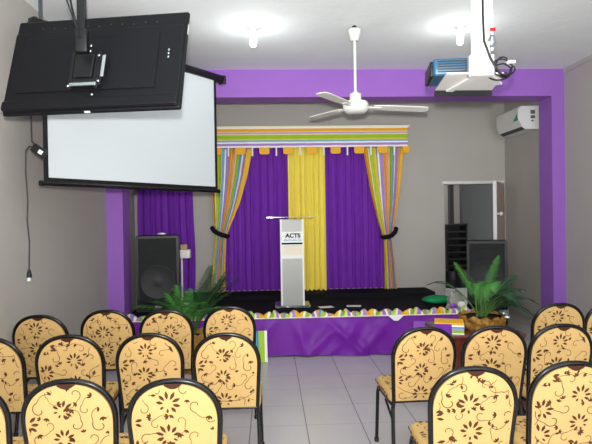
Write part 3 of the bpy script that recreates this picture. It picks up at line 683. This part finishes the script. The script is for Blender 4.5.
# ------------------------------------------------------------------ banquet chairs
A_, ZB, ZS, ZTOP = .186, .425, .70, .885
def outline(n=40):
    pts = []
    for k in range(8): pts.append((-lerp(.172, A_, k/8), lerp(ZB, ZS, k/8)))
    for k in range(n+1):
        a = PI-PI*k/n; cx, sx = math.cos(a), math.sin(a); e = 2/2.25
        pts.append((math.copysign(abs(cx)**e, cx)*A_, ZS+(abs(sx)**e)*(ZTOP-ZS)))
    for k in range(1, 9): pts.append((lerp(A_, .172, k/8), lerp(ZS, ZB, k/8)))
    return pts
OUT = outline()
ZC0 = .66
def lean(z): return -.16*(z-ZB)-.10*max(0, z-ZB)**2
ANG = sorted((math.atan2(p[1]-ZC0, p[0]), math.hypot(p[0], p[1]-ZC0)) for p in OUT)
def edge_r(a):
    if a <= ANG[0][0] or a >= ANG[-1][0]:
        (a0, r0), (a1, r1) = ANG[-1], (ANG[0][0]+2*PI, ANG[0][1]); a = a if a > 0 else a+2*PI
    else:
        for (a0, r0), (a1, r1) in zip(ANG, ANG[1:]):
            if a0 <= a <= a1: break
    t = (a-a0)/max(1e-9, a1-a0)
    # straight chord between the two outline points
    p0 = (r0*math.cos(a0), r0*math.sin(a0)); p1 = (r1*math.cos(a1), r1*math.sin(a1))
    den = (p1[0]-p0[0])*math.sin(a)-(p1[1]-p0[1])*math.cos(a)
    return r0 if abs(den) < 1e-9 else ((p1[0]-p0[0])*p0[1]-(p1[1]-p0[1])*p0[0])/-den if False else abs((p0[0]*p1[1]-p0[1]*p1[0])/((p1[1]-p0[1])*math.cos(a)-(p1[0]-p0[0])*math.sin(a)))
def bulge(s): return .016*(1-s**3)
def back_pt(x, z, off=0.):
    a = math.atan2(z-ZC0, x); s_ = min(1, math.hypot(x, z-ZC0)/edge_r(a)); return (x, lean(z)-.012-bulge(s_)-off, z)

def lens_shape(cx, cz, a, ln, wd):
    out = []
    for t, w in ((0,0),(.25,.7),(.55,1),(.8,.6),(1,0),(.8,-.6),(.55,-1),(.25,-.7)):
        lx, lz = t*ln, w*wd/2; out.append((cx+lx*math.cos(a)-lz*math.sin(a), cz+lx*math.sin(a)+lz*math.cos(a)))
    return out
def pattern(seed):
    """flowers, sprigs and scrolls as flat polygons in panel coordinates"""
    r = random.Random(seed); polys = []
    def flower(cx, cz, a, s):
        for k in range(7):
            t = a+(-1.9+3.8*k/6); d = .015*s; polys.append(lens_shape(cx+d*math.cos(t), cz+d*math.sin(t), t, (.024+.008*(1-abs(k-3)/3))*s, .0115*s))
        for k in range(2):
            t = a+PI+(k-.5)*.9; polys.append(lens_shape(cx+.016*s*math.cos(t), cz+.016*s*math.sin(t), t, .016*s, .008*s))
    def ribbon(pts, w):
        for (p, q) in zip(pts, pts[1:]):
            dx, dz = q[0]-p[0], q[1]-p[1]; L_ = math.hypot(dx, dz) or 1; nx, nz = -dz/L_*w/2, dx/L_*w/2
            polys.append([(p[0]-nx, p[1]-nz), (q[0]-nx, q[1]-nz), (q[0]+nx, q[1]+nz), (p[0]+nx, p[1]+nz)])
    def scroll(cx, cz, a, s, hand):
        pts = []
        for k in range(15):
            t = k/14; ang = a+hand*t*4.6; rad = .034*s*(1-.75*t)
            pts.append((cx+rad*math.cos(ang), cz+rad*math.sin(ang)))
        ribbon(pts, .0036*s)
        p = pts[0]; tail = []
        for k in range(9):
            t = k/8; tail.append((p[0]+.07*s*t*math.cos(a-hand*1.4)+.018*s*math.sin(t*3)*math.cos(a), p[1]+.07*s*t*math.sin(a-hand*1.4)+.018*s*math.sin(t*3)*math.sin(a)))
        ribbon(tail, .0028*s); return tail[-1]
    def sprig(cx, cz, a, s):
        for k in (-1, 0, 1): polys.append(lens_shape(cx, cz, a+k*.75, .020*s, .009*s))
    ox, oz = r.uniform(-.03, .03), r.uniform(-.05, .05)
    items = []
    for i in range(-4, 5):
        for j in range(-2, 10):
            x = ox+i*.108+(.054 if j % 2 else 0); z = oz+.34+j*.073
            items.append((x+r.uniform(-.012, .012), z+r.uniform(-.012, .012), (i*3+j*2) % 4))
    for x, z, kd in items:
        if kd == 0: flower(x, z, r.uniform(.6, 2.4), r.uniform(1.15, 1.4))
        elif kd == 1:
            e = scroll(x, z, r.uniform(0, 6.28), r.uniform(.85, 1.1), r.choice((-1, 1))); polys.append(lens_shape(e[0], e[1], r.uniform(0, 6.28), .024, .012))
            sprig(x+.03, z-.035, r.uniform(0, 6.28), 1)
        else:
            e = scroll(x, z, r.uniform(0, 6.28), r.uniform(.7, .95), r.choice((-1, 1))); sprig(e[0], e[1], r.uniform(0, 6.28), 1.1)
            sprig(x-.035, z+.03, r.uniform(0, 6.28), .9)
    return polys
def inside(x, z):
    return z > ZB+.006 and math.hypot(x, z-ZC0) < edge_r(math.atan2(z-ZC0, x))*.955
def back_mesh(seed):
    mb = MB(); n = len(OUT); rings = (1, .97, .9, .75, .55, .35, .15)
    for sgn in (1, -1):
        v = []
        for s_ in rings:
            for x, z in OUT:
                xx, zz = x*s_, ZC0+(z-ZC0)*s_; v.append((xx, lean(zz)-sgn*(.012+bulge(s_)), zz))
        v.append((0, lean(ZC0)-sgn*(.012+bulge(0)), ZC0)); c0 = len(v)-1; f = []
        for k in range(len(rings)-1):
            for i in range(n):
                j = (i+1) % n; q = (k*n+i, k*n+j, (k+1)*n+j, (k+1)*n+i); f.append(q if sgn < 0 else q[::-1])
        for i in range(n):
            q = ((len(rings)-1)*n+i, (len(rings)-1)*n+(i+1) % n, c0); f.append(q if sgn < 0 else q[::-1])
        mb.add(v, f, 0, True)
    v = [(x, lean(z)-.012, z) for x, z in OUT]+[(x, lean(z)+.012, z) for x, z in OUT]
    mb.add(v, [(i, (i+1) % n, n+(i+1) % n, n+i) for i in range(n)], 0, True)
    for p in pattern(seed):
        if all(inside(x, z) for x, z in p): mb.add([back_pt(x, z, .0012) for x, z in p], [tuple(range(len(p)))], 1)
    # the stitched curve low on the back
    pts = [(-.165+.33*k/24, .47+.055*abs(2*k/24-1)**2.4) for k in range(25)]
    for p, q in zip(pts, pts[1:]):
        mb.add([back_pt(p[0], p[1]-.0015, .001), back_pt(q[0], q[1]-.0015, .001), back_pt(q[0], q[1]+.0015, .001), back_pt(p[0], p[1]+.0015, .001)], [(0,1,2,3)], 1)
    return mb.mesh('backrest', [M['cream'], M['brown_print']])
def seat_mesh(seed):
    mb = MB(); pts = rrect(-.204, -.005, .204, .40, .05, 5)
    pts = [(x*(1-.0*y), y) for x, y in pts]
    mb.prism(pts, .405, .475, 0, .022)
    for p in pattern(seed):
        q = [(x, z-.32) for x, z in p]
        if all(abs(x) < .192 and .03 < y < .39 for x, y in q): mb.add([(x, y, .4757) for x, y in q], [tuple(range(len(q)))], 1)
    # print on the sides of the cushion
    r = random.Random(seed)
    for sx in (-1, 1):
        for k in range(7):
            y0 = .06+k*.05; p = lens_shape(y0, .44+r.uniform(-.004,.004), r.uniform(-.3,.3), .042, .022); o = [(sx*.2052, a, b) for a, b in p]; mb.add(o if sx < 0 else o, [tuple(range(8))], 1)
    for k in range(6):
        x0 = -.14+k*.055; mb.add([(a, -.0057, b) for a, b in lens_shape(x0, .437, r.uniform(0,6.28), .02, .011)], [tuple(range(8))], 1)
    return mb.mesh('seat', [M['cream'], M['brown_print']])
fr = []
for k in range(7): fr.append((-.185, lerp(-.0, lean(ZB)-.004, k/7), lerp(.36, ZB-.01, k/7)))
B_ = [(x*1.06, lean(z)-.002, z+(.012 if z > ZS else 0)) for x, z in OUT]
path = [(-.188, .0, .37)]+B_+[(.188, .0, .37)]
FRAME = MB().tube(path, .0125, 10).mesh('back_frame', M['black_gloss'])
CROSS = MB().tube([(-.18, lean(ZB)-.006, ZB-.006), (.18, lean(ZB)-.006, ZB-.006)], .009, 8).mesh('lower_rail', M['black_gloss'])
# dark crescent grip at the crown
gp = []
for k in range(13):
    x = -.037+.074*k/12; gp.append((x, ZTOP+.004-.0*abs(x)))
for k in range(13):
    x = .037-.074*k/12; gp.append((x, ZTOP-.004-.017*math.cos(x/.037*PI/2)))
ng = len(gp)
GRIP = MB().add([(x, lean(z)-.019, z) for x, z in gp]+[(x, lean(z)+.019, z) for x, z in gp], [tuple(range(ng))[::-1], tuple(range(ng, 2*ng))]+[(i, (i+1) % ng, ng+(i+1) % ng, ng+i) for i in range(ng)]).mesh('hand_grip', M['grip'])
RAIL = MB().tube([(-.185,.0,.39),(-.188,.38,.395),(-.18,.405,.395),(.18,.405,.395),(.188,.38,.395),(.185,.0,.39)], .0105, 8).mesh('seat_frame', M['black_gloss'])
def leg_meshes():
    out = []
    for sx in (-1, 1):
        out.append((MB().tube([(sx*.188,-.0,.385),(sx*.192,-.015,.25),(sx*.199,-.05,.012)], .0125, 10).mesh('leg', M['black_gloss']), (sx*.199,-.05,0)))
        out.append((MB().tube([(sx*.187,.375,.395),(sx*.192,.388,.36),(sx*.199,.41,.012)], .0125, 10).mesh('leg', M['black_gloss']), (sx*.199,.41,0)))
    return out
LEGS = leg_meshes()
CAP = MB().lathe([(.016,0),(.017,.022),(.013,.028)], (0,0,0), 12).mesh('foot_cap', M['black_plastic'])
BRACE = [MB().tube([(sx*.190,-.005,.30),(sx*.189,.18,.375)], .008, 8).mesh('brace', M['black_gloss']) for sx in (-1, 1)]
SEATS = [seat_mesh(200+k) for k in range(2)]
protos = []
GRP = 'floral banquet chairs set out in rows'
def ob(name, me, parent):
    o = bpy.data.objects.new(name, me); COL.objects.link(o); o.parent = parent; return o
for k in range(5):
    c = thing('banquet_chair', 'x', 'chair', (0,0,0), 0, GRP)
    ob('seat', SEATS[k % 2], c); bk_ = ob('backrest', back_mesh(100+k*7), c); ob('back_frame', FRAME, c); ob('hand_grip', GRIP, bk_); ob('seat_frame', RAIL, c); ob('lower_rail', CROSS, c)
    for me_, ft in LEGS:
        l = ob('leg', me_, c); f_ = ob('foot_cap', CAP, l); f_.location = ft
    for me_ in BRACE: ob('brace', me_, c)
    protos.append([c, False])
CH = [  # x, y of the crown, turn, pattern, label
 (-1.37, 2.40, .06, 3, 'floral chair cut off at bottom left corner, outermost of the nearest left row'),
 (-.90, 2.40, .05, 0, 'floral chair, middle of the nearest row in the left block'),
 (-.432, 2.36, .02, 1, 'floral chair at the aisle end of the nearest left row'),
 (-1.708, 3.32, -.02, 2, 'floral chair by the left wall in the middle left row, partly cut off'),
 (-1.235, 3.33, .05, 4, 'floral chair second from the left wall in the middle left row'),
 (-.751, 3.32, .02, 3, 'floral chair next to the aisle chair in the middle left row'),
 (-.279, 3.27, .0, 0, 'floral chair at the aisle end of the middle left row'),
 (-1.716, 4.06, .0, 1, 'floral chair against the left wall in the farthest left row'),
 (-1.272, 4.22, .02, 2, 'floral chair before the left purple column in the farthest left row'),
 (-.808, 4.16, .04, 4, 'floral chair before the standing loudspeaker in the farthest left row'),
 (-.333, 4.25, .0, 3, 'floral chair at the aisle end of the farthest left row, beside the striped board'),
 (.922, 2.41, -.04, 2, 'floral chair at the aisle end of the nearest right row'),
 (1.41, 2.45, -.04, 4, 'floral chair at bottom right corner, second from aisle in the nearest right row'),
 (.950, 3.29, .04, 0, 'floral chair at the aisle end of the right block behind the nearest row'),
 (1.386, 3.27, -.02, 1, 'floral chair directly before the red table and gold wrapped pot'),
 (1.815, 3.28, -.02, 3, 'floral chair third from the aisle, right of the red table'),
 (2.215, 4.04, -.04, 1, 'floral chair before the right purple column, its lower part hidden'),
 (2.65, 4.06, -.08, 2, 'floral chair cut off at right picture edge beside the purple column'),
]
for x, y, rz, pt, lb in CH:
    P, used = protos[pt]
    c = P if not used else copy_tree(P)
    protos[pt][1] = True
    # the crown leans back from the seat: step from the crown to the chair's own origin
    s_ = .095
    c.location = (x-math.sin(rz)*s_, y+math.cos(rz)*s_, 0); c.rotation_euler = (0, 0, rz); c['label'] = lb

# ------------------------------------------------------------------ camera
f_px = 540.0
yaw, pitch, roll = math.radians(2.75), math.radians(-.55), math.radians(-.9)
fw = Vector((math.sin(yaw)*math.cos(pitch), math.cos(yaw)*math.cos(pitch), math.sin(pitch)))
rt = fw.cross(Vector((0,0,1))).normalized(); up = rt.cross(fw)
r2 = rt*math.cos(roll)+up*math.sin(roll); u2 = up*math.cos(roll)-rt*math.sin(roll)
cam = bpy.data.cameras.new('camera'); co = bpy.data.objects.new('camera', cam); COL.objects.link(co)
cam.sensor_width = 36; cam.lens = f_px/592*36; cam.clip_start = .05
co.matrix_world = Matrix(((r2.x, u2.x, -fw.x, 0), (r2.y, u2.y, -fw.y, 0), (r2.z, u2.z, -fw.z, 1.6), (0,0,0,1)))
S.camera = co

# ------------------------------------------------------------------ light
w = bpy.data.worlds.new('daylight'); S.world = w; w.use_nodes = True
bg = w.node_tree.nodes['Background']; bg.inputs[0].default_value = (.93, .97, 1.0, 1); bg.inputs[1].default_value = 3.7
fl = bpy.data.lights.new('camera_flash', 'AREA'); fl.energy = 74; fl.size = .06; fl.color = (1, .98, .95)
fo = bpy.data.objects.new('camera_flash', fl); COL.objects.link(fo); fo.location = (.0, -.02, 1.72)
fo.rotation_euler = fw.to_track_quat('-Z', 'Y').to_euler()
sp = bpy.data.lights.new('flash_uplight', 'SPOT'); sp.energy = 620; sp.spot_size = math.radians(88); sp.spot_blend = 1.0; sp.shadow_soft_size = .04; sp.color = (1, .98, .95)  # added spot beside the flash, aimed up to brighten ceiling and beam
so = bpy.data.objects.new('flash_uplight', sp); COL.objects.link(so); so.location = (.0, -.02, 1.74)
so.rotation_euler = Vector((.03, 1, .37)).to_track_quat('-Z', 'Y').to_euler()
rl = bpy.data.lights.new('room_light', 'POINT'); rl.energy = 30; rl.shadow_soft_size = .1
ro = bpy.data.objects.new('room_light', rl); COL.objects.link(ro); ro.location = (2.3, 9.7, 2.6)

S.view_settings.view_transform = 'Standard'; S.view_settings.look = 'None'; S.view_settings.gamma = 1; S.view_settings.use_curve_mapping = False
S.view_settings.exposure = 0.0
